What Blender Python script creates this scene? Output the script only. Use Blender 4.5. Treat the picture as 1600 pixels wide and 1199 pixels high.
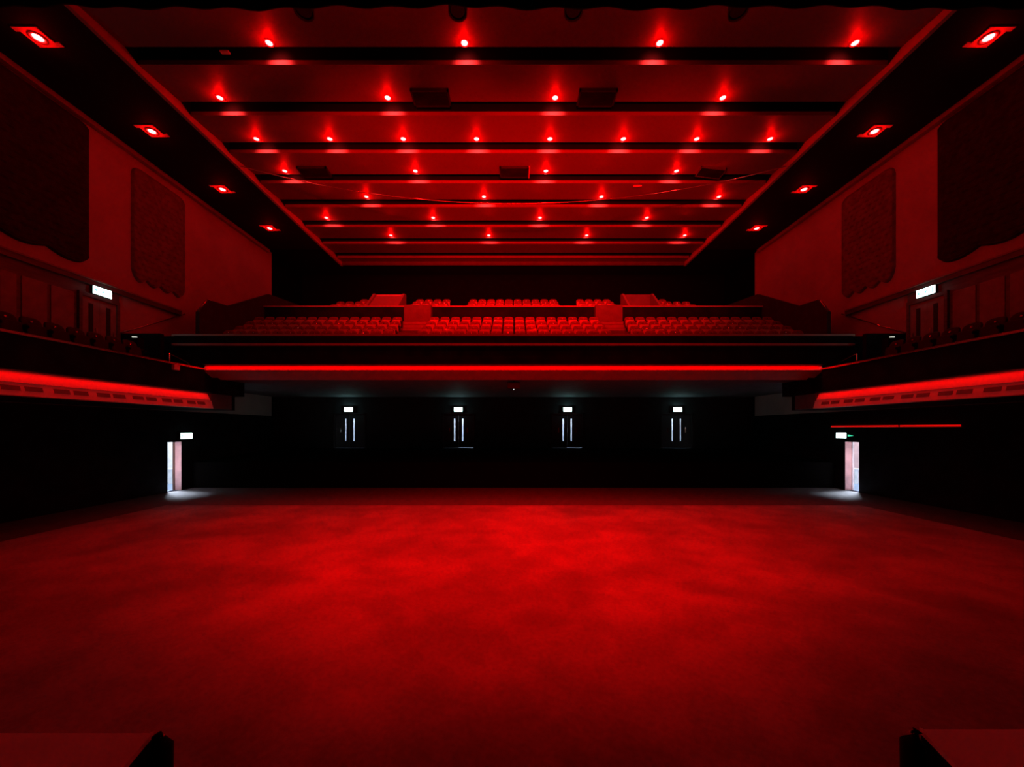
import bpy, bmesh, math, random
from math import pi, sin, cos, radians
from mathutils import Vector, Matrix
random.seed(7)
scene = bpy.context.scene
C = scene.collection
for o in list(bpy.data.objects): bpy.data.objects.remove(o, do_unlink=True)

# ------------------------------------------------------------------ camera, world, exposure
H = 2.65                       # eye height above the hall floor
F = 605.0                      # focal length in pixels of the 1600 px wide frame
cam_d = bpy.data.cameras.new('camera'); cam = bpy.data.objects.new('camera', cam_d); C.objects.link(cam)
cam_d.sensor_width = 36.0; cam_d.lens = F/1600*36.0
cam_d.shift_x = -2/1600; cam_d.shift_y = 70.5/1600
cam_d.clip_start = 0.05; cam_d.clip_end = 200
cam.location = (0, 0, H); cam.rotation_euler = (pi/2, 0, 0)
scene.camera = cam
w = bpy.data.worlds.new('world'); scene.world = w; w.use_nodes = True
w.node_tree.nodes['Background'].inputs[0].default_value = (0, 0, 0, 1)
w.node_tree.nodes['Background'].inputs[1].default_value = 0
vs = scene.view_settings
vs.view_transform = 'Standard'; vs.look = 'None'; vs.gamma = 1; vs.use_curve_mapping = False; vs.exposure = 0.0

RED = (1.0, 0.0, 0.0)       # colour of the hall's lamps
CEIL_W = 1250.0                 # each ceiling downlight, beam towards the floor
DIM_X = 5.5; ROW_DIM = (.9, .8, .7, .7, .6, .6, .5)
FLOOR_FILL_W = 2500.0                # added fill spots at the stage lights, imitating lens vignetting on the floor
WASH_W = 11500.0                 # each stage light hanging over the stage edge, aimed at the balcony
COVE_W = 1.35                   # red LED line over each gallery band, per metre-ish
CEIL_HALO = 22.0               # spill of the bulb onto the ceiling round it
SIDE_W = 30.0                 # each square soffit light
LIP_W = 130.0                   # spill of the bulb onto the panel edge behind it
SIDE_HALO = 7.0
SIGN_W = 5.0                    # glow of each exit sign
LOBBY_W = 100.0                 # daylight-white side lobbies
FOYER_W = 450.0                 # foyer behind the rear doors

# ------------------------------------------------------------------ materials
def mat(name, col, rough=.7, metal=0, noise=None, scale=3, bump=0, coat=0, spec=None, stretch=None):
    m = bpy.data.materials.new(name); m.use_nodes = True
    nt = m.node_tree; b = nt.nodes['Principled BSDF']
    b.inputs['Roughness'].default_value = rough; b.inputs['Metallic'].default_value = metal
    if coat: b.inputs['Coat Weight'].default_value = coat
    if spec is not None: b.inputs['Specular IOR Level'].default_value = spec
    tc = nt.nodes.new('ShaderNodeTexCoord'); mp = nt.nodes.new('ShaderNodeMapping')
    if stretch: mp.inputs['Scale'].default_value = stretch
    nt.links.new(tc.outputs['Object'], mp.inputs[0])
    n = nt.nodes.new('ShaderNodeTexNoise'); n.inputs['Scale'].default_value = scale; n.inputs['Detail'].default_value = 6
    nt.links.new(mp.outputs[0], n.inputs['Vector'])
    r = nt.nodes.new('ShaderNodeValToRGB')
    k = noise if noise else .12
    r.color_ramp.elements[0].position = .35; r.color_ramp.elements[1].position = .65
    r.color_ramp.elements[0].color = (*[c*(1-k) for c in col], 1); r.color_ramp.elements[1].color = (*[min(1, c*(1+k)) for c in col], 1)
    nt.links.new(n.outputs['Fac'], r.inputs[0]); nt.links.new(r.outputs[0], b.inputs['Base Color'])
    if bump:
        bn = nt.nodes.new('ShaderNodeTexNoise'); bn.inputs['Scale'].default_value = scale*12
        nt.links.new(mp.outputs[0], bn.inputs['Vector'])
        bp = nt.nodes.new('ShaderNodeBump'); bp.inputs['Strength'].default_value = bump; bp.inputs['Distance'].default_value = .02
        nt.links.new(bn.outputs['Fac'], bp.inputs['Height']); nt.links.new(bp.outputs[0], b.inputs['Normal'])
    return m
def emit(name, col, s):
    m = bpy.data.materials.new(name); m.use_nodes = True; nt = m.node_tree
    b = nt.nodes['Principled BSDF']; b.inputs['Base Color'].default_value = (*col, 1)
    b.inputs['Emission Color'].default_value = (*col, 1); b.inputs['Emission Strength'].default_value = s
    return m
def glass_mat(name):
    m = bpy.data.materials.new(name); m.use_nodes = True; nt = m.node_tree
    nt.nodes.remove(nt.nodes['Principled BSDF'])
    t = nt.nodes.new('ShaderNodeBsdfTransparent'); g = nt.nodes.new('ShaderNodeBsdfGlossy'); g.inputs['Roughness'].default_value = .03
    t.inputs[0].default_value = (.9, .94, 1, 1)
    f = nt.nodes.new('ShaderNodeMixShader'); f.inputs[0].default_value = .06
    nt.links.new(t.outputs[0], f.inputs[1]); nt.links.new(g.outputs[0], f.inputs[2]); nt.links.new(f.outputs[0], nt.nodes['Material Output'].inputs[0])
    return m

FOFF = (0, 0, 0)
def floor_mat():
    m = bpy.data.materials.new('worn_grey_floor'); m.use_nodes = True; nt = m.node_tree; L = nt.links
    b = nt.nodes['Principled BSDF']; b.inputs['Roughness'].default_value = .75; b.inputs['Specular IOR Level'].default_value = .15
    tc = nt.nodes.new('ShaderNodeTexCoord'); mp = nt.nodes.new('ShaderNodeMapping'); mp.inputs['Scale'].default_value = (1, 1.0, 1); mp.inputs['Rotation'].default_value = (0, 0, .5); mp.inputs['Location'].default_value = FOFF
    L.new(tc.outputs['Object'], mp.inputs[0])
    def nz(scale, det, dist=0):
        n = nt.nodes.new('ShaderNodeTexNoise'); n.inputs['Scale'].default_value = scale; n.inputs['Detail'].default_value = det
        n.inputs['Distortion'].default_value = dist; L.new(mp.outputs[0], n.inputs['Vector']); return n
    a = nz(.33, 5, .6); c = nz(1.4, 8, .4); d = nz(16, 4)
    def ramp(n, p0, p1, v0, v1):
        r = nt.nodes.new('ShaderNodeMapRange'); r.inputs['From Min'].default_value = p0; r.inputs['From Max'].default_value = p1
        r.inputs['To Min'].default_value = v0; r.inputs['To Max'].default_value = v1; r.interpolation_type = 'SMOOTHSTEP'
        L.new(n.outputs['Fac'], r.inputs['Value']); return r
    ra = ramp(a, .38, .62, .74, 1.13); rc = ramp(c, .35, .65, .86, 1.12); rd = ramp(d, .3, .7, .88, 1.1)
    m1 = nt.nodes.new('ShaderNodeMath'); m1.operation = 'MULTIPLY'; L.new(ra.outputs[0], m1.inputs[0]); L.new(rc.outputs[0], m1.inputs[1])
    m2 = nt.nodes.new('ShaderNodeMath'); m2.operation = 'MULTIPLY'; L.new(m1.outputs[0], m2.inputs[0]); L.new(rd.outputs[0], m2.inputs[1])
    vm = nt.nodes.new('ShaderNodeVectorMath'); vm.operation = 'SCALE'; vm.inputs[0].default_value = (.26, .25, .26)
    L.new(m2.outputs[0], vm.inputs['Scale']); L.new(vm.outputs[0], b.inputs['Base Color'])
    bp = nt.nodes.new('ShaderNodeBump'); bp.inputs['Strength'].default_value = .15; L.new(d.outputs['Fac'], bp.inputs['Height']); L.new(bp.outputs[0], b.inputs['Normal'])
    return m

M = dict(
    floor=floor_mat(),
    surround=mat('dark_surround', (.09, .09, .095), .95, bump=.4, scale=4, spec=.05),
    black=mat('black_cloth', (.012, .012, .013), .95, scale=2, noise=.3, spec=.05),
    soffit=mat('black_soffit_paint', (.012, .012, .012), .8, spec=.1),
    blackmetal=mat('black_metal', (.02, .02, .022), .45, metal=.3),
    cream=mat('cream_wall_paint', (.42, .40, .36), .8, noise=.08, scale=1, spec=.1),
    ceil=mat('ceiling_panel_paint', (.16, .155, .145), .5, noise=.05, scale=.7, spec=.5),
    gap=mat('ceiling_void_black', (.006, .006, .006), .9, spec=.05),
    white=mat('white_fascia_paint', (.85, .84, .8), .6, noise=.04, scale=2, spec=.2),
    trim=mat('fascia_trim_paint', (.36, .35, .32), .7, noise=.06, spec=.2),
    vent=mat('dark_vent_slot', (.16, .15, .14), .7),
    wood=mat('dark_stained_wood', (.10, .08, .07), .5, noise=.25, scale=2, stretch=(1, 1, 6)),
    panel=mat('cream_dado_panel', (.28, .26, .22), .8, spec=.1),
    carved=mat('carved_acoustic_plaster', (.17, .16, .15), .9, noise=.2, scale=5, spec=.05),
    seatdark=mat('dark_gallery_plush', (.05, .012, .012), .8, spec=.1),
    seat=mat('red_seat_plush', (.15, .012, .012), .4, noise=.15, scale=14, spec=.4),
    shell=mat('seat_shell_lacquer', (.45, .2, .12), .3, noise=.2, scale=6, coat=.4),
    steel=mat('brushed_steel', (.75, .75, .75), .2, metal=1),
    rail=mat('handrail_metal', (.5, .42, .35), .22, metal=.9),
    step=mat('pale_step_carpet', (.15, .145, .14), .9, noise=.1, spec=.05),
    tread=mat('tier_carpet', (.16, .1, .1), .95, noise=.2, spec=.05),
    darkwall=mat('dark_rear_wall', (.003, .003, .003), 1, spec=0),
    under=mat('underbalcony_paint', (.14, .14, .15), .8, spec=.1),
    pink=mat('pink_lobby_paint', (.62, .42, .42), .7),
    lobbywhite=mat('white_lobby_paint', (.82, .82, .82), .7),
    bluefloor=mat('blue_lobby_vinyl', (.3, .42, .6), .6),
    stepc=mat('pale_aisle_step_carpet', (.27, .26, .25), .9, noise=.1, spec=.05),
    cap=mat('parapet_cap_paint', (.5, .49, .46), .7, noise=.05, spec=.2),
    encl=mat('stair_enclosure_paint', (.22, .21, .2), .7, noise=.05, spec=.2),
    trimdark=mat('rear_trim_paint', (.07, .07, .065), .8, spec=.1),
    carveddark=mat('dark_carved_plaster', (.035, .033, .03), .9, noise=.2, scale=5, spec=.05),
    backlow=mat('dark_grey_rear_wall', (.03, .03, .03), .9, spec=.05),
    dark_parapet=mat('dark_parapet_paint', (.045, .04, .04), .9, spec=.05),
    deck=mat('stage_deck_grey', (.88, .88, .88), .7, noise=.12, scale=1.5),
    glass=glass_mat('vision_glass'),
    lens=emit('red_lamp_lens', (1.0, .035, .035), 32),
    lens2=emit('red_square_lamp_lens', (1.0, .035, .035), 32),
    sign=emit('exit_sign_face', (.62, 1.0, .9), 7),
    signgreen=emit('exit_sign_green', (.05, .75, .4), 1.1),
    led=emit('red_led_strip', (1.0, .004, .002), .6),
    brown=mat('brown_door', (.1, .05, .03), .5),
)

# ------------------------------------------------------------------ mesh helper
class MB:
    def __init__(s): s.v = []; s.f = []; s.m = []; s.sm = []
    def add(s, vs_, fs, mi=0, smooth=False):
        n = len(s.v); s.v += [tuple(v) for v in vs_]
        for f in fs: s.f.append(tuple(i+n for i in f)); s.m.append(mi); s.sm.append(smooth)
        return s
    def box(s, x0, x1, y0, y1, z0, z1, mi=0):
        if x0 > x1: x0, x1 = x1, x0
        v = [(x, y, z) for z in (z0, z1) for y in (y0, y1) for x in (x0, x1)]
        return s.add(v, [(0, 2, 3, 1), (4, 5, 7, 6), (0, 1, 5, 4), (2, 6, 7, 3), (0, 4, 6, 2), (1, 3, 7, 5)], mi)
    def prism(s, pts, axis, a, b, mi=0):
        # pts: 2-D outline; axis 'x' -> (y,z), 'y' -> (x,z), 'z' -> (x,y)
        def P(p, t): return {'x': (t, p[0], p[1]), 'y': (p[0], t, p[1]), 'z': (p[0], p[1], t)}[axis]
        n = len(pts); v = [P(p, a) for p in pts]+[P(p, b) for p in pts]
        fs = [tuple(range(n))[::-1], tuple(range(n, 2*n))]+[(i, (i+1) % n, n+(i+1) % n, n+i) for i in range(n)]
        return s.add(v, fs, mi)
    def tube(s, pts, r, n=8, mi=0, caps=True):
        pts = [Vector(p) for p in pts]; rings = []
        for i, p in enumerate(pts):
            d = (pts[min(i+1, len(pts)-1)]-pts[max(i-1, 0)]).normalized()
            u = d.orthogonal().normalized() if abs(d.z) > .95 else d.cross(Vector((0, 0, 1))).normalized(); w_ = d.cross(u)
            rr = r[i] if isinstance(r, (list, tuple)) else r
            rings.append([p+u*rr*cos(2*pi*k/n)+w_*rr*sin(2*pi*k/n) for k in range(n)])
        v = [q for g in rings for q in g]; fs = []
        for i in range(len(pts)-1):
            for k in range(n): fs.append((i*n+k, i*n+(k+1) % n, (i+1)*n+(k+1) % n, (i+1)*n+k))
        s.add(v, fs, mi, True)
        if caps: s.add(rings[0], [tuple(range(n))[::-1]], mi); s.add(rings[-1], [tuple(range(n))], mi)
        return s
    def lathe(s, prof, n=20, mi=0, c=(0, 0, 0)):
        # prof: (radius, z)
        v = [(c[0]+r*cos(2*pi*k/n), c[1]+r*sin(2*pi*k/n), c[2]+z) for r, z in prof for k in range(n)]
        fs = [(i*n+k, i*n+(k+1) % n, (i+1)*n+(k+1) % n, (i+1)*n+k) for i in range(len(prof)-1) for k in range(n)]
        return s.add(v, fs, mi, True)
    def build(s, name, mats, parent=None, bevel=0, loc=None):
        me = bpy.data.meshes.new(name); me.from_pydata(s.v, [], s.f)
        if not isinstance(mats, (list, tuple)): mats = [mats]
        for m in mats: me.materials.append(m)
        me.polygons.foreach_set('material_index', s.m); me.polygons.foreach_set('use_smooth', s.sm); me.update()
        bm = bmesh.new(); bm.from_mesh(me); bmesh.ops.remove_doubles(bm, verts=bm.verts, dist=1e-5)
        bmesh.ops.recalc_face_normals(bm, faces=bm.faces); bm.to_mesh(me); bm.free()
        o = bpy.data.objects.new(name, me); C.objects.link(o)
        if loc: o.location = loc
        if parent: o.parent = parent
        if bevel:
            b = o.modifiers.new('bevel', 'BEVEL'); b.width = bevel; b.segments = 2; b.limit_method = 'ANGLE'
        return o
def tag(o, label=None, cat=None, group=None, kind=None):
    if label: o['label'] = label
    if cat: o['category'] = cat
    if group: o['group'] = group
    if kind: o['kind'] = kind
    return o
def empty(name, loc=(0, 0, 0), rz=0, label=None, cat=None, group=None, kind=None):
    o = bpy.data.objects.new(name, None); o.empty_display_size = .2; C.objects.link(o); o.location = loc; o.rotation_euler = (0, 0, rz)
    return tag(o, label, cat, group, kind)
kids = {}
def copy_tree(o, parent=None):
    c = o.copy(); C.objects.link(c)
    if parent: c.parent = parent
    for ch in KIDS(o): copy_tree(ch, c)
    return c
def KIDS(o): return [x for x in o.children]
def struct(o, label=None):
    o['kind'] = 'structure'
    if label: o['label'] = label
    return o
def light(name, kind, loc, power, col, parent=None, radius=.05, rot=None, spot=None, blend=1, size=None):
    d = bpy.data.lights.new(name, kind); d.energy = power; d.color = col
    if kind in ('POINT', 'SPOT'): d.shadow_soft_size = radius
    if spot: d.spot_size = spot; d.spot_blend = blend
    if size: d.shape = 'RECTANGLE'; d.size, d.size_y = size
    o = bpy.data.objects.new(name, d); C.objects.link(o); o.location = loc
    if rot: o.rotation_euler = rot
    if parent: o.parent = parent
    return o

WX = 14.35      # hall side walls
GX = 11.5       # side gallery front
CX = 10.89      # inner edge of the black soffits
ZS = H+10.4     # soffit height
ZC = H+10.7     # downlight level of the ceiling
ORD = ['first', 'second', 'third', 'fourth', 'fifth', 'sixth', 'seventh', 'eighth', 'ninth', 'tenth', 'eleventh', 'twelfth', 'thirteenth', 'fourteenth', 'fifteenth', 'sixteenth']

# ------------------------------------------------------------------ floors
struct(MB().box(-12.0, 12.0, -1, 13.36, -.2, 0).build('floor', M['floor']), 'worn grey hall floor lit red by the ceiling lamps')
s_ = MB().box(-WX, -12.0, -1, 17.3, -.2, 0).box(12.0, WX, -1, 17.3, -.2, 0).box(-12.0, 12.0, 13.36, 17.3, -.2, 0)  # floor in a darker colour beyond the main floor's edges
struct(s_.build('floor_surround', M['surround']), 'darker floor round the hall floor')
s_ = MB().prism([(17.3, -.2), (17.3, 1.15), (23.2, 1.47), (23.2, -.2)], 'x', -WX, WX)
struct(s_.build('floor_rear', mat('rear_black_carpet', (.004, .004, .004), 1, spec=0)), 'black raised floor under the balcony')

# ------------------------------------------------------------------ ceiling
lips = [9.48, 11.24, 13.06, 14.85, 16.67, 18.46, 20.29, 22.14, 23.95]
GAP = .39
mb = MB(); prev = -1.0
def strip(mb, y0, z0, y1, z1, mi):
    mb.add([(-CX, y0, z0), (CX, y0, z0), (CX, y1, z1), (-CX, y1, z1)], [(0, 1, 2, 3)], mi)
LIPZ = ZC-.13
allips = [2.4, 4.17, 5.94, 7.71]+lips
for i, y in enumerate(allips):
    end = allips[i+1]-GAP if i+1 < len(allips) else 24.6
    zt = ZC if i+1 < len(allips) else LIPZ+.05
    strip(mb, y, LIPZ, end, zt, 0)
    strip(mb, y, ZC, y, LIPZ, 0)                       # lit lip
    strip(mb, y, ZC, y, ZC+.45, 1)                     # dark face above the lip
    if i+1 < len(allips):
        strip(mb, end, zt, end, ZC+.45, 1)
        strip(mb, end, ZC+.45, allips[i+1], ZC+.45, 1)
        for xe in (-CX+.006, CX-.006):                 # black ends of the slot
            mb.add([(xe, end, ZC-.0), (xe, allips[i+1], ZC-.13), (xe, allips[i+1], ZC+.45), (xe, end, ZC+.45)], [(0, 1, 2, 3)], 1)
strip(mb, 1.5, ZC+.45, 2.4, ZC+.45, 1)
struct(mb.build('ceiling', [M['ceil'], M['gap']]), 'stepped ceiling of cream panels with dark slots between')
struct(MB().box(-WX-.3, WX+.3, -1, 26.5, ZC+.5, ZC+.7).build('ceiling_slab', M['gap']), 'dark slab above the ceiling panels')
# rear end of the ceiling
struct(MB().box(-CX, CX, 24.6, 24.75, ZS, ZC+.4).build('trim_1', M['trimdark']), 'red lit trim across the rear end of the ceiling')
for sg, n, side in ((-1, 2, 'left'), (1, 3, 'right')):
    x0, x1 = sorted((sg*CX, sg*(CX+.12)))
    struct(MB().box(x0, x1, -1, 24.75, ZS-.02, ZC+.4).build('trim_%d' % n, M['trim']), 'long trim edging the ceiling on the %s' % side)
    x0, x1 = sorted((sg*(CX+.12), sg*WX))
    struct(MB().box(x0, x1, -1, 22.5, ZS, ZC+.4).build('ceiling_soffit_%s' % side, M['soffit']), 'black soffit along the %s of the ceiling' % side)
    x0, x1 = sorted((sg*(WX-.02), sg*(WX-.2)))
    struct(MB().prism([(x0, ZS-.16), (x1, ZS-.16), (x1, ZS), (x0, ZS)], 'y', -1, 22.5).build('trim_%d' % (n+2), M['trim']), 'cornice where the %s soffit meets the wall' % side)
struct(MB().box(-WX, WX, 24.75, 26.3, ZS+.05, ZC+.4).box(-WX, -CX-.12, 22.5, 24.75, ZS+.05, ZC+.4).box(CX+.12, WX, 22.5, 24.75, ZS+.05, ZC+.4).build('ceiling_rear', M['gap']), 'dark ceiling over the back rows')

# ------------------------------------------------------------------ side walls
Y0D, Y1D = 16.07, 16.74        # open side door
for sg, side in ((-1, 'left'), (1, 'right')):
    xi, xo = sg*WX, sg*(WX+.3)
    mb = MB()
    mb.box(xi, xo, -1, Y0D, 0, 2.09).box(xi, xo, Y1D, 17.3, 0, 2.09).box(xi, xo, -1, 17.3, 2.09, 3.4).box(xi, xo, 17.3, 26.5, 0, 3.4)
    struct(mb.build('wall_%s_lower' % side, M['black']), 'black lower %s wall under the gallery' % side)
    struct(MB().box(xi, xo, -1, 23.0, 3.4, ZC+.4).build('wall_%s' % side, M['cream']), 'cream upper %s side wall lit red' % side)
    struct(MB().box(xi, xo, 23.0, 26.5, 3.4, ZC+.4).build('wall_%s_rear' % side, M['darkwall']), 'dark %s wall beside the rear rows' % side)
    # moulding band
    a, b = sorted((xi, xi-sg*.14))
    mb = MB().box(a, b, -1, 16.6, H+4.86, H+5.02, 0)
    a, b = sorted((xi, xi-sg*.17)); mb.box(a, b, -1, 16.6, H+5.02, H+5.07, 1)
    struct(mb.build('trim_%d' % (6 if sg < 0 else 7), [M['wood'], M['panel']]), 'dark moulding band along the %s gallery wall' % side)
# rear wall, rear lower wall with door openings
struct(MB().box(-WX, WX, 26.3, 26.5, 7, ZC+.4).build('wall_back', M['darkwall']), 'dark rear wall above the balcony')
DX = [-9.82, -3.28, 3.24, 9.80]; ZF = 1.47; ZD = ZF+2.12
mb = MB(); xs = [-WX]
for x in DX: xs += [x-.95, x+.95]
xs.append(WX)
for i in range(0, len(xs), 2): mb.box(xs[i], xs[i+1], 23.2, 23.4, 1.0, ZD)
mb.box(-WX, WX, 23.2, 23.4, ZD, 4.55)
struct(mb.build('wall_back_lower', M['backlow']), 'dark rear wall under the balcony with four pairs of doors')
mb = MB(); 
mb.box(-13, 13, 25.6, 25.7, 1.3, 4.5).box(-13, 13, 23.4, 25.7, 4.5, 4.55).box(-13, -12.9, 23.4, 25.6, 1.3, 4.5).box(12.9, 13, 23.4, 25.6, 1.3, 4.5)
struct(mb.build('wall_foyer', M['lobbywhite']), 'white foyer seen through the door slots')
struct(MB().box(-13, 13, 23.4, 25.6, 1.3, ZF).build('floor_foyer', M['bluefloor']))
for k, x in enumerate((-9.8, -3.28, 3.24, 9.8)):
    light('foyer_lamp', 'AREA', (x, 24.5, 4.45), FOYER_W/4, (.85, .92, 1), size=(2.5, .5))

def rear_door(x, n):
    e = struct(empty('door_%d' % n, (x, 23.28, ZF)), 'black double door with two glowing slots, %s from the left' % ORD[n-1])
    fr = MB().box(-.95, -.88, -.1, .1, 0, 2.12).box(.88, .95, -.1, .1, 0, 2.12).box(-.95, .95, -.1, .1, 2.05, 2.12)
    fr.build('door_frame', M['blackmetal'], e)
    for sg in (-1, 1):
        # slot: two vertical glazed openings near the meeting stiles
        sx = sg*.245; w2 = .045; za, zb = .44, 1.77
        a, b = sorted((sg*.004, sg*.88))
        q = MB()
        zb_ = .03 if n in (2, 3) and sg > 0 else .01
        q.box(a, sx-w2, -.03, .03, zb_, 2.05).box(sx+w2, b, -.03, .03, zb_, 2.05)
        q.box(sx-w2, sx+w2, -.03, .03, zb_, za).box(sx-w2, sx+w2, -.03, .03, zb, 2.05)
        lf = q.build('door_leaf', M['blackmetal'], e)
        MB().box(sx-w2, sx+w2, -.005, .005, za, zb).build('vision_panel', M['glass'], lf)
        MB().box(sx+sg*.28-.03, sx+sg*.28+.03, -.045, -.03, .95, 1.25).build('push_plate', M['steel'], lf)
    return e
for i, x in enumerate(DX): rear_door(x, i+1)

# ------------------------------------------------------------------ side lobbies with white light
for sg, side in ((-1, 'left'), (1, 'right')):
    xo = sg*(WX+.3)
    struct(MB().box(xo, sg*18, 19.0, 19.1, 0, 2.9).build('wall_lobby_end_%s' % side, M['pink'] if sg > 0 else M['lobbywhite']))
    struct(MB().box(sg*18, sg*18.1, 14.5, 19.1, 0, 2.9).box(xo, sg*18.1, 14.4, 14.5, 0, 2.9)
           .build('wall_lobby_%s' % side, M['lobbywhite']), 'white lobby wall beyond the open %s door' % side)
    struct(MB().box(xo, sg*18.1, 14.4, 19.1, 2.9, 3.0).build('ceiling_lobby_%s' % side, M['lobbywhite']))
    struct(MB().box(xo, sg*18.1, 14.4, 19.1, -.1, .0).build('floor_lobby_%s' % side, M['bluefloor']))
    q = MB().box(sg*(WX+.0), sg*(WX+.3), Y1D-.004, Y1D+.01, 0, 2.09)
    e = struct(empty('door_%d' % (5 if sg < 0 else 6), (0, 0, 0)), 'open doorway in the %s wall with white light beyond' % side)
    q.build('door_reveal', M['pink'], e)
    MB().box(sg*(WX+.0), sg*(WX+.3), Y0D-.01, Y0D+.004, 0, 2.09).build('door_reveal', M['pink'], e)
    MB().box(sg*(WX+.27), sg*(WX+.34), Y1D-.05, Y1D-.005, 0, 2.09).build('door_stop', M['brown'] if sg < 0 else M['lobbywhite'], e)
    # low box and picture in the lobby
    tag(MB().box(sg*16.3, sg*16.5, 18.5, 18.7, 0, .66).box(sg*16.26, sg*16.54, 18.46, 18.74, .66, .74).build('lobby_pedestal', M['lobbywhite'], bevel=.01),
        'small white pedestal seen through the open %s door' % side, 'pedestal')
    dl = light('lobby_door_lamp', 'SPOT', (sg*15.3, 17.0, 2.8), 4500, (.78, .87, 1), radius=.2, spot=radians(52), blend=.8)
    dl.rotation_euler = (Vector((sg*13.5, 15.7, 0))-dl.location).to_track_quat('-Z', 'Y').to_euler()
    light('lobby_lamp', 'AREA', (sg*16.1, 17.4, 2.8), LOBBY_W, (.86, .93, 1), size=(2.0, 2.5))

# ------------------------------------------------------------------ dado panels, gallery doors and carved panels on the side walls
def px_to_y(x): return F*WX/abs(x-802)
for sg, side in ((-1, 'left'), (1, 'right')):
    xi = sg*WX
    # wood lining of the lower gallery wall with cream panels
    mb = MB(); a, b = sorted((xi, xi-sg*.05)); mb.box(a, b, 8.5, 14.05, H+1.9, H+4.86)
    ln = struct(mb.build('wall_lining_%s' % side, M['wood']), 'dark wood lining of the %s gallery wall' % side)
    for j, (p0, p1) in enumerate(((-45, -10), (-4, 22), (30, 70), (76, 112))):
        y0, y1 = px_to_y(p0), px_to_y(p1); a, b = sorted((xi-sg*.05, xi-sg*.075))
        o = MB().box(a, b, y0, y1, H+2.4, H+4.45).build('wall_panel', M['panel'], bevel=.01); o.parent = ln
    # double door to the gallery
    e = struct(empty('door_%d' % (7 if sg < 0 else 8), (xi-sg*.05, 13.22, H+2.28), 0), 'dark double door on the %s gallery, below an exit sign' % side)
    s0 = -sg
    y0, y1 = px_to_y(118)-13.22, px_to_y(180)-13.22+.05
    q = MB(); a, b = sorted((0, s0*.08)); q.box(a, b, y0, y0+.1, 0, 2.15).box(a, b, y1-.1, y1, 0, 2.15).box(a, b, y0, y1, 2.15, 2.27)
    q.build('door_frame', M['wood'], e)
    mid = (y0+y1)/2; a, b = sorted((0, s0*.04))
    for (u0, u1) in ((y0+.1, mid-.004), (mid+.004, y1-.1)):
        lf = MB().box(a, b, u0, u1, .01, 2.14).build('door_leaf', M['panel'], e)
        c = (u0+u1)/2; c = c+(.0); a2, b2 = sorted((s0*.03, s0*.05))
        MB().box(a2, b2, c-.07, c+.07, .95, 1.95).build('vision_panel', M['blackmetal'], lf)
        MB().box(a2, s0*.07 if s0 > 0 else b2, c+.14, c+.17, .9, 1.15).build('handle', M['steel'], lf) if s0 > 0 else MB().box(s0*.07, b2, c+.14, c+.17, .9, 1.15).build('handle', M['steel'], lf)

def carved_panel(sg, y0, y1, z0, z1, label, m='carved'):
    nu, nv = 56, 110; v = []; fs = []
    W, Hh = y1-y0, z1-z0
    R = .35
    for j in range(nv+1):
        for i in range(nu+1):
            u = i/nu*W; t = j/nv
            e = min(u, W-u); lobes = 4
            bot = .16*abs(sin(pi*lobes*u/W))
            bot = .30-bot if e > .02 else .30
            if e < R: bot += R-math.sqrt(max(0, R*R-(R-e)**2))
            top = 0 if e > R else R-math.sqrt(max(0, R*R-(R-e)**2))
            z = z0+bot+(Hh-bot-top)*t
            # fish-scale relief
            row = math.floor((z-z0)/.22); ph = (u/.28+(row % 2)*.5) % 1-.5; fz = ((z-z0)/.22) % 1
            rel = .035*max(0, 1-math.hypot(ph*2, fz-.1)*.9)
            edge = min(e, (t*Hh), ((1-t)*Hh))
            base = .06 if edge > .06 else .10
            d = (base+(rel if edge > .12 else 0))
            if i in (0, nu) or j in (0, nv): d = 0.0
            v.append((sg*(WX-d), y0+u, z))
    for j in range(nv):
        for i in range(nu): a = j*(nu+1)+i; fs.append((a, a+1, a+nu+2, a+nu+1))
    o = MB().add(v, fs, 0, False).build('carved_wall_panel', M[m])
    return tag(o, label, 'wall panel', 'carved scallop-edged wall panels')
for sg, side in ((-1, 'left'), (1, 'right')):
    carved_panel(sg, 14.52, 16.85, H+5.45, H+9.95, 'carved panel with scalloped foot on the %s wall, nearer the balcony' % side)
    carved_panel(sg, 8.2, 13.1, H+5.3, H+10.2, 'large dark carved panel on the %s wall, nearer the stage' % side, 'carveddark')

# ------------------------------------------------------------------ rear balcony
TOPS = [(16.6, 154), (17.45, 161), (18.3, 168), (19.15, 175)]
rowz = [H+yo/F*d for d, yo in TOPS]          # tops of the backrests
flo = [z-.85 for z in rowz]
bal = empty('balcony', (0, 14.5, H+1.9), 0, 'deep rear balcony with black front and bright red lit bands', 'balcony', kind='structure')
def bpart(mb, name, m, label=None, bevel=0):
    o = mb.build(name, m, None, bevel); o.parent = bal; o.matrix_parent_inverse = Matrix.Translation((0, -14.5, -(H+1.9)))
    if label: o['label'] = label
    return o
XB = 11.55
bpart(MB().prism([(14.9, H+1.9), (14.4, H+2.166), (14.55, H+2.2), (23.2, H+2.2), (23.2, H+1.9)], 'x', -WX, WX), 'soffit', M['under'])
bpart(MB().prism([(14.88, H+1.885), (14.42, H+2.14), (14.41, H+2.12), (14.87, H+1.87)], 'x', -XB, XB), 'sloping_skirt', M['cap'], 'dim red sloping strip under the bright band')
bpart(MB().prism([(14.4, H+2.166), (14.52, H+2.37), (14.6, H+2.37), (14.6, H+2.166)], 'x', -XB, XB), 'lower_band', M['white'], 'bright red lit band along the foot of the front')
bpart(MB().box(-12.8, 12.8, 14.6, 14.75, H+2.2, H+3.5), 'front_panel', M['black'], 'black cloth front')
bpart(MB().box(-XB, XB, 14.36, 14.6, H+2.38, H+2.41), 'light_channel', M['blackmetal'])
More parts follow.
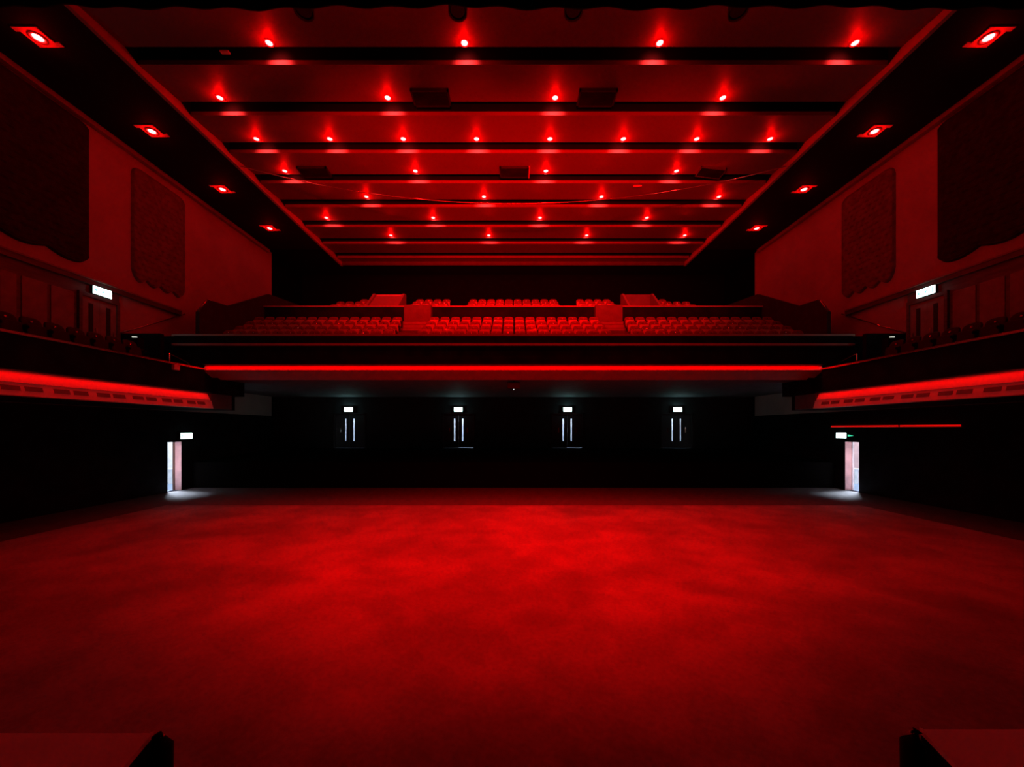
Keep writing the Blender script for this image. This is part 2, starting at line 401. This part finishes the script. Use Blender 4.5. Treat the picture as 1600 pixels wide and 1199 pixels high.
light('cove_light', 'AREA', (0, 14.40, H+2.376), COVE_W*23, RED, size=(23, .04))
bpart(MB().box(-12.8, 12.8, 14.5, 14.6, H+3.12, H+3.2), 'rail_ledge', M['trim'])
bpart(MB().box(-WX, WX, 14.75, 15.0, H+2.2, H+3.52), 'parapet', M['black'])
bpart(MB().box(-13.0, 13.0, 14.72, 15.25, H+3.52, H+3.60), 'parapet_cap', M['cap'])
mb = MB(); ys = [15.0, 16.45-.35, 17.3-.35, 18.15-.35, 19.0-.35, 20.2]
zs = [flo[0]-.25]+flo
for i in range(5): mb.box(-13.0, 13.0, ys[i], ys[i+1], H+2.2, zs[i])
bpart(mb, 'seating_tier', M['tread'])
ZU = H+6.38      # upper parapet
bpart(MB().box(-13, 13, 20.2, 20.35, flo[3]-.2, ZU-.05), 'upper_parapet', M['black'])
bpart(MB().box(-13, 13, 20.1, 20.4, ZU-.06, ZU), 'upper_parapet_cap', M['trim'])
UP = [(21.3, 195), (22.1, 199.5), (22.9, 203)]
upz = [H+yo/F*d for d, yo in UP]; upf = [z-.85 for z in upz]
mb = MB(); ysu = [20.35, 21.75, 22.55, 23.35, 26.3]
for i, z in enumerate(upf+[upf[-1]+.2]): mb.box(-13.0, 13.0, ysu[i], ysu[i+1], H+4.5, z)
bpart(mb, 'upper_seating_tier', M['tread'])
# aisle stairs and lit walls
for sg, side in ((-1, 'left'), (1, 'right')):
    xa, xb = sorted((sg*4.22, sg*5.56))
    mb = MB(); ztop = H+166.5/F*19.7
    n = 5; zb_ = H+147/F*18.65
    for k in range(n):
        y0 = 18.65+k*.22; mb.box(xa, xb, y0, 19.95, H+4.0 if k == 0 else zb_+(k-1)*(ztop-zb_)/(n-1), zb_+k*(ztop-zb_)/(n-1))
    bpart(mb, 'aisle_steps', M['stepc'], 'pale aisle steps on the %s' % side)
    mb = MB()
    for k in range(n): mb.box(xa, xb, 18.65+k*.22-.012, 18.65+k*.22, zb_+k*(ztop-zb_)/(n-1)-.035, zb_+k*(ztop-zb_)/(n-1))
    bpart(mb, 'step_nosing', M['tread'])
    bpart(MB().box(xa-.02, xb+.02, 19.75, 20.2, ztop, ZU-.06), 'aisle_wall', M['step'], 'bright wall above the %s aisle steps' % side, .01)
    # raised flat aisle in front, in steps
    mb = MB()
    for k in range(4):
        mb.box(xa, xb, 16.1+k*.85, 16.53+k*.85, flo[k]-.05, flo[k]+.22 if k < 3 else flo[k]+.05)
    bpart(mb, 'aisle_half_steps', M['step'])

# stair side walls standing on the upper tier
for sg, side in ((-1, 'left'), (1, 'right')):
    e = empty('stair_enclosure', (sg*7.0, 20.9, upf[0]), 0, {-1: 'sloping stair enclosure with a bright lid, on the left above the seats', 1: 'open sloping stair enclosure with dark inside, on the right above the seats'}[sg], 'stair enclosure', 'stair enclosures above the balcony aisles')
    b0 = upf[0]
    for dx, nm in ((-.83, 'side_wall'), (.83, 'side_wall')):
        q = MB().prism([(-.48, 0), (1.1, 0), (1.1, H+7.6-b0), (.9, H+7.6-b0), (-.48, ZU-b0+.03)], 'x', dx-.06, dx+.06)
        q.build(nm, M['encl'], e)
    MB().box(-.89, .89, 1.1, 1.2, 0, H+7.62-b0).build('back_wall', M['trim'] if sg < 0 else M['under'], e)
    if sg < 0:
        MB().prism([(-.45, ZU-b0-.1), (1.0, H+7.45-b0), (1.0, H+7.5-b0), (-.45, ZU-b0-.05)], 'x', -.76, .76).build('sloping_lid', M['encl'], e)
    else:
        q = MB()
        for k in range(5): q.box(-.76, .76, -.4+k*.3, 1.1, 0 if k == 0 else (.12*k), .12*(k+1))
        q.build('stair_flight', M['under'], e)

# side stair parapets climbing the rake
for sg, side in ((-1, 'left'), (1, 'right')):
    e = empty('stair_parapet', (sg*13.05, 15.3, H+2.2), 0, 'dark stepped parapet wall climbing beside the balcony seats on the %s' % side, 'parapet')
    pts = [(.7, 0), (.7, 2.62), (.72, 2.64), (1.2, 3.28), (2.3, 3.36), (5.3, 4.95), (10.9, 5.6), (10.9, 0)]
    MB().prism(pts, 'x', -.08, .08).build('wall_panel', M['dark_parapet'], e)
    tp = [(0, p[0], p[1]+.015) for p in pts[1:-1]]
    MB().tube(tp[1:4], .035, mi=0).build('handrail', M['rail'], e)
    # stair between parapet and wall
    q = MB()
    for k in range(14): q.box(sg*.08, sg*(WX-13.05), .2+k*.55, .2+(k+1)*.55, 0, .35+k*.29)
    q.build('stair_flight', M['tread'], e)
    # wall handrail
    e2 = empty('wall_handrail', (sg*(WX-.1), 14.0, H+3.4), 0, 'thin handrail on brackets rising along the %s wall' % side, 'handrail')
    pr = [(0, -.1, 0), (0, 1.15, .66), (0, 2.8, 1.57)]
    MB().tube(pr, .025).build('rail', M['rail'], e2)
    for p in (pr[0], pr[1], (0, 2.6, 1.46)):
        MB().tube([p, (sg*.1, p[1], p[2]-.06)], .012).build('bracket', M['rail'], e2)
    # short rail of the steps down into the gallery
    e3 = empty('step_handrail', (sg*12.2, 13.75, H+1.9), 0, 'short bent handrail where the %s gallery meets the balcony' % side, 'handrail')
    MB().tube([(0, 0, 0), (0, 0, .75), (0, .6, .62), (0, .8, .55), (0, .8, .1)], .025).build('rail', M['rail'], e3)

# guard rails at the foot of the two aisles
for sg, side in ((-1, 'left'), (1, 'right')):
    e = empty('aisle_guard_rail', (sg*5.3, 15.12, H+3.6), 0, 'polished guard rail at the foot of the %s balcony aisle' % side, 'guard rail', 'polished aisle guard rails')
    MB().tube([(-.62, 0, 0), (-.62, 0, .25), (-.58, 0, .29), (.58, 0, .29), (.62, 0, .25), (.62, 0, 0)], .022).build('rail', M['steel'], e)

# ------------------------------------------------------------------ side galleries
for sg, side in ((-1, 'left'), (1, 'right')):
    g = empty('side_gallery', (sg*GX, 8, H+.76), 0, 'long side gallery on the %s with black front over a bright red band' % side, 'gallery', kind='structure')
    def gp(mb, name, m, label=None, bevel=0):
        o = mb.build(name, m, None, bevel); o.parent = g; o.matrix_parent_inverse = Matrix.Translation((-sg*GX, -8, -(H+.76)))
        if label: o['label'] = label
        return o
    def bx(xa, xb, *r): return MB().box(*sorted((sg*xa, sg*xb)), *r)
    gp(bx(GX+.15, WX, -1, 16.2, H+.76, H+1.6), 'gallery_floor', M['black'])
    gp(bx(12.25, WX, -1, 14.0, H+1.6, H+2.1), 'seating_tier', M['tread'])
    gp(bx(GX-.02, GX+.15, -1, 15.75, H+1.33, H+2.18), 'front_panel', M['black'])
    gp(bx(GX-.06, GX+.2, -1, 14.6, H+2.18, H+2.24), 'capping_rail', M['rail'])
    mb = MB().prism([(sg*GX, H+1.33), (sg*(GX-.12), H+1.06), (sg*GX, H+1.03)], 'y', -1, 14.55)
    gp(mb, 'upper_band', M['white'], 'bright red plain band')
    lb = gp(MB().prism([(sg*(GX-.10), H+1.05), (sg*(GX-.18), H+.76), (sg*(GX+.15), H+.76), (sg*(GX+.15), H+1.05)], 'y', -1, 14.62), 'vented_band', M['white'], 'red band with pairs of vent slots')
    ch_ = gp(bx(GX-.16, GX, -1, 14.55, H+1.33, H+1.36), 'light_channel', M['blackmetal'])
    light('cove_light', 'AREA', (sg*(GX-.13), 7.0, H+1.325), COVE_W*15, RED, size=(.04, 15))
    starts = [8.58, 9.58, 10.57, 11.56, 12.53, 13.5]
    for s0 in starts:
        for d in (0, .43):
            XV = lambda z: GX-.10-.08*(1.05-z)/.29
            o = MB().prism([(sg*(XV(.875)-.012), H+.875), (sg*(XV(.985)-.012), H+.985), (sg*(XV(.985)+.02), H+.985), (sg*(XV(.875)+.02), H+.875)], 'y', s0+d, s0+d+.34).build('vent', M['vent'])
            o.parent = lb
            o.matrix_parent_inverse = (Matrix.Translation((sg*GX, 8, H+.76)) @ lb.matrix_parent_inverse).inverted()
    gp(bx(GX-.08, GX+.3, 14.62, 15.7, H+.76, H+1.33), 'return_block', M['under'])
    gp(bx(GX-.25, WX, 14.75, 16.2, H+1.33, H+1.95), 'end_block', M['black'])
    # cross parapet between the gallery and the balcony
    gp(bx(12.9, WX, 14.15, 14.3, H+1.6, H+3.48), 'end_parapet', M['black'])
    # upright lamp box with a white glint on that parapet
    e = empty('desk_lamp', (sg*13.3, 13.7, H+2.1), 0, 'black post lamp with a small white light at the end of the %s gallery' % side, 'lamp', 'post lamps at the gallery ends')
    MB().box(-.14, .14, -.12, .12, 0, 1.1).build('post', M['black'], e, .01)
    MB().box(-.07, .07, -.13, -.07, 1.1, 1.13).build('light_strip', emit('pale_strip_'+side, (.9, .95, .8), 1.2), e)
tag(MB().box(-GX+.02, -GX+.12, 13.0, 13.22, H+1.98, H+2.16).build('junction_box', M['white'], bevel=.008), 'small red lit box below the rail at the end of the left gallery', 'box')

# ------------------------------------------------------------------ theatre seats
def seat_proto():
    e = empty('theatre_seat', (0, 0, 0))
    # backrest: rounded shield, slightly reclined and curved
    def shield(w, z0, z1, yf, th, n=12, rc=.10):
        out = []
        for k in range(n+1):
            a = pi*k/n; out.append((w/2*cos(a) if abs(cos(a)) < .85 else math.copysign(w/2, cos(a)), 0))
        top = [(w/2, z0), (w/2, z1-rc)]
        for k in range(1, 6): a = pi/2*k/5; top.append((w/2-rc+rc*cos(a), z1-rc+rc*sin(a)))
        top += [(-p[0], p[1]) for p in reversed(top)]
        def Y(x, z): return yf+(z-z0)*.16-.05*(1-(x/(w/2))**2)*-1*0+.05*(x/(w/2))**2*-1
        cx_, cz = 0, (z0+z1)/2
        v = []; fs = []
        m = len(top)
        rings = [(1.0, th), (1.0, .02), (.9, 0.0), (.5, -.012), (0.02, -.015)]
        v += [(p[0], Y(p[0], p[1])+th, p[1]) for p in top]
        for sc, dy in rings[1:]:
            v += [(cx_+(p[0]-cx_)*sc, Y(p[0]*sc, cz+(p[1]-cz)*sc)+dy, cz+(p[1]-cz)*sc) for p in top]
        for r in range(len(rings)-1):
            for i in range(m): fs.append((r*m+i, r*m+(i+1) % m, (r+1)*m+(i+1) % m, (r+1)*m+i))
        fs.append(tuple(range(m))); fs.append(tuple(range((len(rings)-1)*m, len(rings)*m))[::-1])
        return MB().add(v, fs, 0, True)
    bk = shield(.46, .42, .85, 0, .07, rc=.15).build('backrest', M['seat'], e)
    MB().lathe([(.0005, -.012), (.028, -.008), (.035, 0)], 8).build('number_plate', M['steel'], bk)
    np_ = bk.children[0]; np_.rotation_euler = (pi/2-.15, 0, 0); np_.location = (0, .012, .74)
    # tipped-up seat
    sh = MB().prism([(-.22, .0), (.22, .0), (.225, .3), (.19, .36), (-.19, .36), (-.225, .3)], 'y', -.05, .05).build('seat', M['shell'], e, .02)
    sh.location = (0, -.13, .28); sh.rotation_euler = (-.15, 0, 0)
    ar = MB().prism([(-.28, .56), (.02, .60), (.06, .4), (.02, 0), (-.06, 0), (-.03, .4), (-.28, .5)], 'x', .24, .272).build('armrest', M['blackmetal'], e, .008)
    return e
proto = seat_proto(); first = True
def place_seat(x, y, z, rz, label, group):
    global first
    o = proto if first else copy_tree(proto); first = False
    o.location = (x, y, z); o.rotation_euler = (0, 0, rz)
    return tag(o, label, 'theatre seat', group)
rown = ['front', 'second', 'third', 'fourth']
for r in range(4):
    y = TOPS[r][0]-.06; z = flo[r]
    for k in range(16):
        x = -4.15+.26+k*.524+(.0 if r % 2 == 0 else .0)
        who = ('%s from its left end' % ORD[k]) if k < 8 else ('%s from its right end' % ORD[15-k])
        place_seat(x, y, z, 0, 'red tip-up seat, centre block, %s row, %s' % (rown[r], who), 'red seats of the balcony centre block')
    for sg, side in ((-1, 'left'), (1, 'right')):
        off = [0, .12, .24, .38][r]
        for k in range(15 if r < 2 else 14):
            x = sg*(5.35+off+k*.525)
            if abs(x) > 12.65: continue
            place_seat(x, y, z, 0, 'red tip-up seat, %s block, %s row, %s from the aisle' % (side, rown[r], ORD[k]), 'red seats of the balcony %s block' % side)
urn = ['front', 'middle', 'back']
for r in range(3):
    y = UP[r][0]; z = upf[r]
    for k in range(10 - (r == 0)*0):
        x = -2.36+k*.524
        place_seat(x, y, z, 0, 'upper tier red seat behind the dark band, centre cluster, %s row, %s from left' % (urn[r], ORD[k]), 'seats showing above the upper parapet, centre')
    for sg, side in ((-1, 'left'), (1, 'right')):
        for k in range(4):
            x = sg*(3.95+k*.524)
            place_seat(x, y, z, 0, 'upper tier red seat between centre and %s stair enclosure, %s row, %s outwards' % (side, urn[r], ORD[k]), 'seats showing above the upper parapet, %s' % side)
        for k in range(4 if r < 2 else 2):
            x = sg*(8.3+k*.524)
            place_seat(x, y, z, 0, 'upper tier red seat outside the %s stair enclosure, %s row, %s outwards' % (side, urn[r], ORD[k]), 'outer seats showing above the upper parapet, %s' % side)
for sg, side in ((-1, 'left'), (1, 'right')):
    for k in range(8):
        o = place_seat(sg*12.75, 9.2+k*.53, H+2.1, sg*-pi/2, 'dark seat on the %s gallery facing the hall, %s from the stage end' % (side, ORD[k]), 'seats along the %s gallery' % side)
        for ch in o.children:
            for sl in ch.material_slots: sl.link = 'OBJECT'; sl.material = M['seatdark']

# ------------------------------------------------------------------ ceiling downlights
def down_proto():
    e = empty('ceiling_downlight', (0, 0, ZC))
    MB().lathe([(.13, .06), (.13, -.015), (.095, -.03), (.088, -.012)], 24).build('trim_ring', M['white'], e)
    MB().lathe([(.0005, -.045), (.045, -.04), (.075, -.028), (.09, -.012), (.09, .02)], 20).build('lens', M['lens'], e)
    light('beam', 'SPOT', (0, 0, -.07), CEIL_W, RED, e, .07, spot=radians(80), blend=1)
    light('spill', 'POINT', (0, 0, -.19), CEIL_HALO, RED, e, .04)
    light('lip_spill', 'SPOT', (0, .12, -.07), LIP_W, (1, .03, .03), e, .03, rot=(radians(88), 0, 0), spot=radians(100), blend=1)
    return e
dp = down_proto(); used = False
LY = [10.73+1.772*i for i in range(7)]
P_ = .2523*10.7
g0 = [(-3.5+i)*P_ for i in range(8)]
rows = [(1, 3, 5, 7), (0, 2, 4, 6), range(8), (0, 2, 4, 6), (1, 3, 5, 7), (0, 2, 4, 6), (1, 3, 5, 7)]
rows = [[1, 3, 5, 7], [0, 2, 4, 6], list(range(8)), [0, 2, 4, 6], [1, 3, 5, 7], [0, 2, 4, 6], [1, 3, 5, 7]]
rn = ['first row, nearest the stage', 'second row from the stage', 'third row, the row of eight', 'fourth row from the stage', 'fifth row from the stage', 'sixth row from the stage', 'rearmost row']
for i, r in enumerate(rows):
    for j, k in enumerate(r):
        o = dp if not used else copy_tree(dp); used = True
        o.location = (g0[k], LY[i]-.03, ZC-.02)
        for ch in o.children:
            if ch.type == 'LIGHT' and ch.name.startswith('beam'):      # the outer lamps are dimmed
                ch.data = ch.data.copy(); ch.data.energy = CEIL_W*math.exp(-(g0[k]/DIM_X)**2)*ROW_DIM[i]
        tag(o, 'round red ceiling downlight, %s, %s from the left' % (rn[i], ORD[j]), 'ceiling light', 'round red ceiling downlights')

# square lights in the side soffits
def sq_proto():
    e = empty('soffit_light', (0, 0, ZS))
    s = .27
    q = MB().box(-s, s, -s, s, -.03, 0).box(-s-.12, -s+.1, -s, -s+.12, -.025, 0).box(s-.1, s+.12, s-.12, s, -.025, 0)
    q.build('square_plate', M['white'], e)
    MB().lathe([(.19, -.03), (.19, -.045), (.14, -.05), (.12, -.03)], 24).build('ring', M['trim'], e)
    MB().lathe([(.0005, -.07), (.06, -.062), (.10, -.045), (.11, -.03)], 20).build('lens', M['lens2'], e)
    light('beam', 'SPOT', (0, 0, -.09), SIDE_W, RED, e, .08, spot=radians(90), blend=1)
    light('spill', 'POINT', (0, 0, -.22), SIDE_HALO, RED, e, .05)
    return e
sp = sq_proto(); used = False
for sg, side in ((-1, 'left'), (1, 'right')):
    for j, yo in enumerate((613, 466, 375, 314)):
        o = sp if not used else copy_tree(sp); used = True
        o.location = (sg*12.6, F*10.4/yo, ZS)
        if sg > 0: o.scale = (-1, 1, 1)
        tag(o, 'square red light in the black %s soffit, %s from the stage' % (side, ORD[j]), 'soffit light', 'square red soffit lights')

# ------------------------------------------------------------------ exit signs
def exit_sign(loc, rz, label, w=.5, h=.22, side_arrow=False, strength=None):
    e = empty('exit_sign', loc, rz, label, 'exit sign', 'lit exit signs')
    MB().box(-w/2-.02, w/2+.02, .0, .08, -h/2-.02, h/2+.02).build('housing', M['blackmetal'], e, .006)
    fc = MB().box(-w/2, w/2, -.012, .002, -h/2, h/2).build('lit_face', M['sign'], e)
    # running figure, door and arrow
    q = MB()
    y0, y1 = -.018, -.010
    s = h/.22
    def bar(a, b, t):
        a = Vector(a)*s; b = Vector(b)*s; d = (b-a).normalized(); n = Vector((-d.y, d.x))*t*s/2
        q.prism([tuple(a+n), tuple(b+n), tuple(b-n), tuple(a-n)], 'y', y0, y1)
    bar((.03, .03), (.0, -.02), .03); bar((.0, -.02), (.04, -.05), .016); bar((.04, -.05), (.03, -.09), .014); bar((.0, -.02), (-.04, -.05), .016); bar((-.04, -.05), (-.08, -.05), .014)
    bar((.03, .025), (.07, .0), .012); bar((.02, .025), (-.03, .02), .012)
    q.prism([(s*(.045+.016*cos(a*pi/4)), s*(.06+.016*sin(a*pi/4))) for a in range(8)], 'y', y0, y1)
    bar((.11, -.09), (.11, .09), .02); bar((.11, .085), (.19, .085), .014); bar((.19, .09), (.19, -.09), .02)
    bar((-.21, 0), (-.13, 0), .02); q.prism([(s*-.22, 0), (s*-.17, s*.05), (s*-.17, s*-.05)], 'y', y0, y1)
    q.build('running_figure_symbol', M['signgreen'], e)
    light('sign_glow', 'POINT', (0, -.12, .03), SIGN_W if rz == 0 else .5, (.45, .95, 1), e, .05)
    if side_arrow:
        MB().prism([(w/2+.08, .04), (w/2+.08, -.04), (w/2+.34, 0)], 'y', 0, .02).build('arrow', M['signgreen'], e)
    return e
for i, x in enumerate(DX):
    exit_sign((x, 23.08, H+30/F*23.1), 0, 'lit exit sign above rear double door, %s from the left' % ORD[i], .5, .24)
exit_sign((-WX+.08, 16.9, H-.32), pi/2, 'lit exit sign on the left wall beside the open lit doorway', .58, .24)
exit_sign((WX-.08, 16.85, H-.3), -pi/2, 'lit exit sign with a green arrow beside the open right doorway', .5, .22, True)
exit_sign((-WX+.13, 13.4, H+4.72), pi/2, 'bright exit sign above the left gallery door', .6, .26)
exit_sign((WX-.13, 13.35, H+4.72), -pi/2, 'bright exit sign above the right gallery door', .6, .26)

# ------------------------------------------------------------------ things on the ceiling
def vent(x, y, lbl, m=None, w=1.2, d=.62, tilt=0):
    e = empty('ceiling_hatch', (x, y, ZC-.10), 0, lbl, 'ceiling hatch', 'dark hatches in the ceiling')
    q = MB().box(-w/2, w/2, -d/2, -d/2+.05, -.05, .04).box(-w/2, w/2, d/2-.05, d/2, -.05, .04).box(-w/2, -w/2+.05, -d/2, d/2, -.05, .04).box(w/2-.05, w/2, -d/2, d/2, -.05, .04)
    q.build('frame', m or M['blackmetal'], e)
    q = MB()
    for k in range(9):
        u = -d/2+.05+(d-.1)*(k+.5)/9; q.box(-w/2+.05, w/2-.05, u-.022, u+.022, -.03, -.01)
    q.box(-w/2+.05, w/2-.05, -d/2+.05, d/2-.05, .0, .03)
    q.build('grille', M['black'], e)
    e.rotation_euler = (0, tilt, 0)
    return e
vent(-2.63, 12.40, 'black ceiling hatch between the second row lights, left of centre')
vent(2.67, 12.40, 'black ceiling hatch between the second row lights, right of centre')
vent(-8.2, 16.0, 'black ceiling hatch near the fourth row lights, at far left')
v = vent(.04, 16.0, 'black ceiling hatch with a pale right edge, in the middle of the ceiling')
MB().box(.6, .63, -.31, .31, -.06, .05).build('edge_strip', M['white'], v)
vent(8.15, 16.0, 'greyish tilted hatch near the fourth row lights, at far right', M['steel'], 1.05, .6, .12)
# drooping cable across the hall
pts = []
for i in range(41):
    t = i/40*2-1; pts.append((t*CX, 15.45+.0*t, H+8.98+1.5*t*t))
tag(MB().tube(pts, .016, 6).build('hanging_cable', M['rail']), 'thin cable drooping across the hall below the ceiling', 'cable')
tag(MB().box(-.12, .12, -.05, .05, -.02, .02).build('small_plate', M['white'], loc=(-8.15, 10.95, ZC-.05)), 'small pale plate at the ceiling slot on the far left', 'plate')
tag(MB().tube([(-.18, 0, -.02), (.18, .05, .03)], .03, 8).build('loose_tube', M['white'], loc=(5.4, 16.8, ZC-.155)), 'small pale tube on the ceiling right of centre', 'tube')

# border curtain and hanging stage lights at the top of the frame
e = empty('border_curtain', (0, 5.0, 0), 0, 'black border curtain hanging across the top of the view', 'curtain')
nx = 160; v = []; fs = []
for i in range(nx+1):
    x = -7.0+14*i/nx
    zb = H+5.455-.015*sin(x*1.3)-.012*sin(x*3.7+1)
    yy = .018*sin(x*9)
    v += [(x, yy, zb), (x, yy, H+8), (x, yy+.02, H+8), (x, yy+.02, zb)]
for i in range(nx):
    a = i*4
    for k in range(4): fs.append((a+k, a+(k+1) % 4, a+4+(k+1) % 4, a+4+k))
MB().add(v, fs, 0, True).build('cloth', M['black'], e)
MB().tube([(-7, .1, H+5.75), (7, .1, H+5.75)], .03).build('bottom_pipe', M['blackmetal'], e)
def stage_light(px, lbl, floor_aim=None):
    x = (px-802)/F*5.4
    e = empty('stage_light', (x, 5.35, H+5.95), 0, lbl, 'stage light', 'black stage lights hanging at the top')
    MB().lathe([(.11, -.18), (.13, -.2), (.13, 0), (.09, .12), (.03, .16)], 16).build('lamp_body', M['blackmetal'], e)
    MB().tube([(-.16, 0, 0), (-.16, 0, .28), (.16, 0, .28), (.16, 0, 0)], .014, 6).build('yoke', M['blackmetal'], e)
    MB().lathe([(.001, -.17), (.10, -.17)], 16).build('lens', M['blackmetal'], e)
    aim = Vector((x*2.2, 22.0, H+10.0)); p = Vector((x, 5.35, H+5.95)); 
    lt = light('wash_beam', 'SPOT', (0, .2, .0), WASH_W, RED, e, .08, spot=radians(52), blend=1)
    lt.rotation_euler = (aim-p).to_track_quat('-Z', 'Y').to_euler()
    if floor_aim:
        lt = light('floor_beam', 'SPOT', (0, -.02, -.22), FLOOR_FILL_W if abs(x) < 2 else FLOOR_FILL_W*.5, RED, e, .1, spot=radians(92), blend=1)  # added fill, not the fitting's own beam; shapes the floor falloff like vignetting
        lt.rotation_euler = (Vector(floor_aim)-p).to_track_quat('-Z', 'Y').to_euler()
    return e
stage_light(478, 'black stage light silhouette hanging top left of centre', (-4.8, 12.0, 0))
stage_light(716, 'black stage light silhouette hanging nearest the centre', (-.3, 9.8, 0))
stage_light(895, 'black stage light silhouette hanging right of centre', (.5, 9.8, 0))
stage_light(1150, 'black stage light silhouette hanging farthest right', (5.0, 12.0, 0))

# projector under the balcony
e = empty('projector_box', (0.02, 15.3, H+1.9), 0, 'black projector box with a tiny white light, hanging under the balcony', 'projector')
MB().box(-.25, .25, -.2, .25, -.34, -.08).build('body', M['blackmetal'], e, .015)
MB().tube([(0, 0, 0), (0, 0, -.1)], .03).build('mount', M['blackmetal'], e)
MB().lathe([(.001, -.02), (.014, -.012), (.016, 0)], 10).build('status_light', emit('white_status_light', (1, 1, 1), 2), e)
e.children[-1].location = (0, -.1, -.36)

# LED strips on the right wall under the gallery
for (p0, p1, lb, mr) in ((1298, 1402, 'red glowing strip on the right wall, part nearer the balcony', 0), (1405, 1500, 'red glowing strip on the right wall, part nearer the stage', 1)):
    y0 = F*(WX-.12)/(p0-802); y1 = F*(WX-.12)/(p1-802)
    e = empty('led_strip', (WX, (y0+y1)/2, H), 0, lb, 'light strip', 'red strips on the right wall')
    L = abs(y1-y0)/2
    MB().box(-.14, -.02, -L, L, .04, .07).build('channel', M['trim'], e)
    MB().box(-.13, -.05, -L+.03, L-.03, .07, .13).build('glowing_strip', M['led'], e)

# ------------------------------------------------------------------ stage decks at the bottom corners
def deck(sg, side):
    e = empty('stage_deck', (0, 0, 0), 0, 'corner of a low stage deck with red lit top at the bottom %s' % side, 'stage deck', 'stage decks at the bottom corners')
    zt = 1.1; h = H-zt
    def W(px, py): d = F*h/(py-670); return ((px-802)/F*d, d)
    if sg < 0:
        A = W(236, 1146); B = W(188, 1202)
    else:
        A = W(1441, 1140); B = W(1502, 1202)
    dx, dy = B[0]-A[0], B[1]-A[1]; B2 = (A[0]+dx*6, A[1]+dy*6)
    Bf = (sg*5.2, A[1]); Bn = (sg*5.2, B2[1])
    poly = [A, Bf, Bn, B2]
    MB().prism(poly, 'z', zt-.03, zt).build('deck_top', M['deck'], e)
    n = Vector((dy, -dx)).normalized()
    if n.x*sg > 0: n = -n
    t = .012
    MB().prism([A, (A[0]+n.x*t, A[1]+n.y*t), (B2[0]+n.x*t, B2[1]+n.y*t), B2], 'z', zt-.02, zt+.006).build('edge_trim', M['white'], e)
    # gathered black skirt
    q = MB(); N = 60; v = []; fs = []
    for i in range(N+1):
        f = i/N; px, py = A[0]+(B2[0]-A[0])*f, A[1]+(B2[1]-A[1])*f; am = .025*(1+sin(i*1.9))
        for z, k in ((zt-.02, .2), (.6, 1), (0.0, 1.4)): v.append((px+n.x*am*k, py+n.y*am*k, z))
    for i in range(N):
        for k in range(2): a = i*3+k; fs.append((a, a+1, a+4, a+3))
    q.add(v, fs, 0, True)
    xa, xb = sorted((A[0], Bf[0])); q.box(xa, xb, A[1]-.02, A[1], 0, zt-.03)
    q.build('skirt', M['black'], e)
    # bundled black cable hanging at the corner
    c = empty('cable_bundle', (A[0]-sg*.045, A[1]-.02, 0), 0, 'bundled black cables hanging down the corner of the %s deck' % side, 'cable')
    MB().tube([(0, 0, zt+.01), (-sg*.03, 0, zt-.05), (-sg*.035, -.02, .5), (-sg*.03, -.02, .0)], [.02, .045, .05, .05]).build('cable_loop', M['black'], c)
    MB().lathe([(.0005, .012), (.008, .008), (.01, 0)], 10).build('connector', M['steel'], c)
    c.children[-1].location = (-sg*.03, 0, zt+.0)
deck(-1, 'left'); deck(1, 'right')
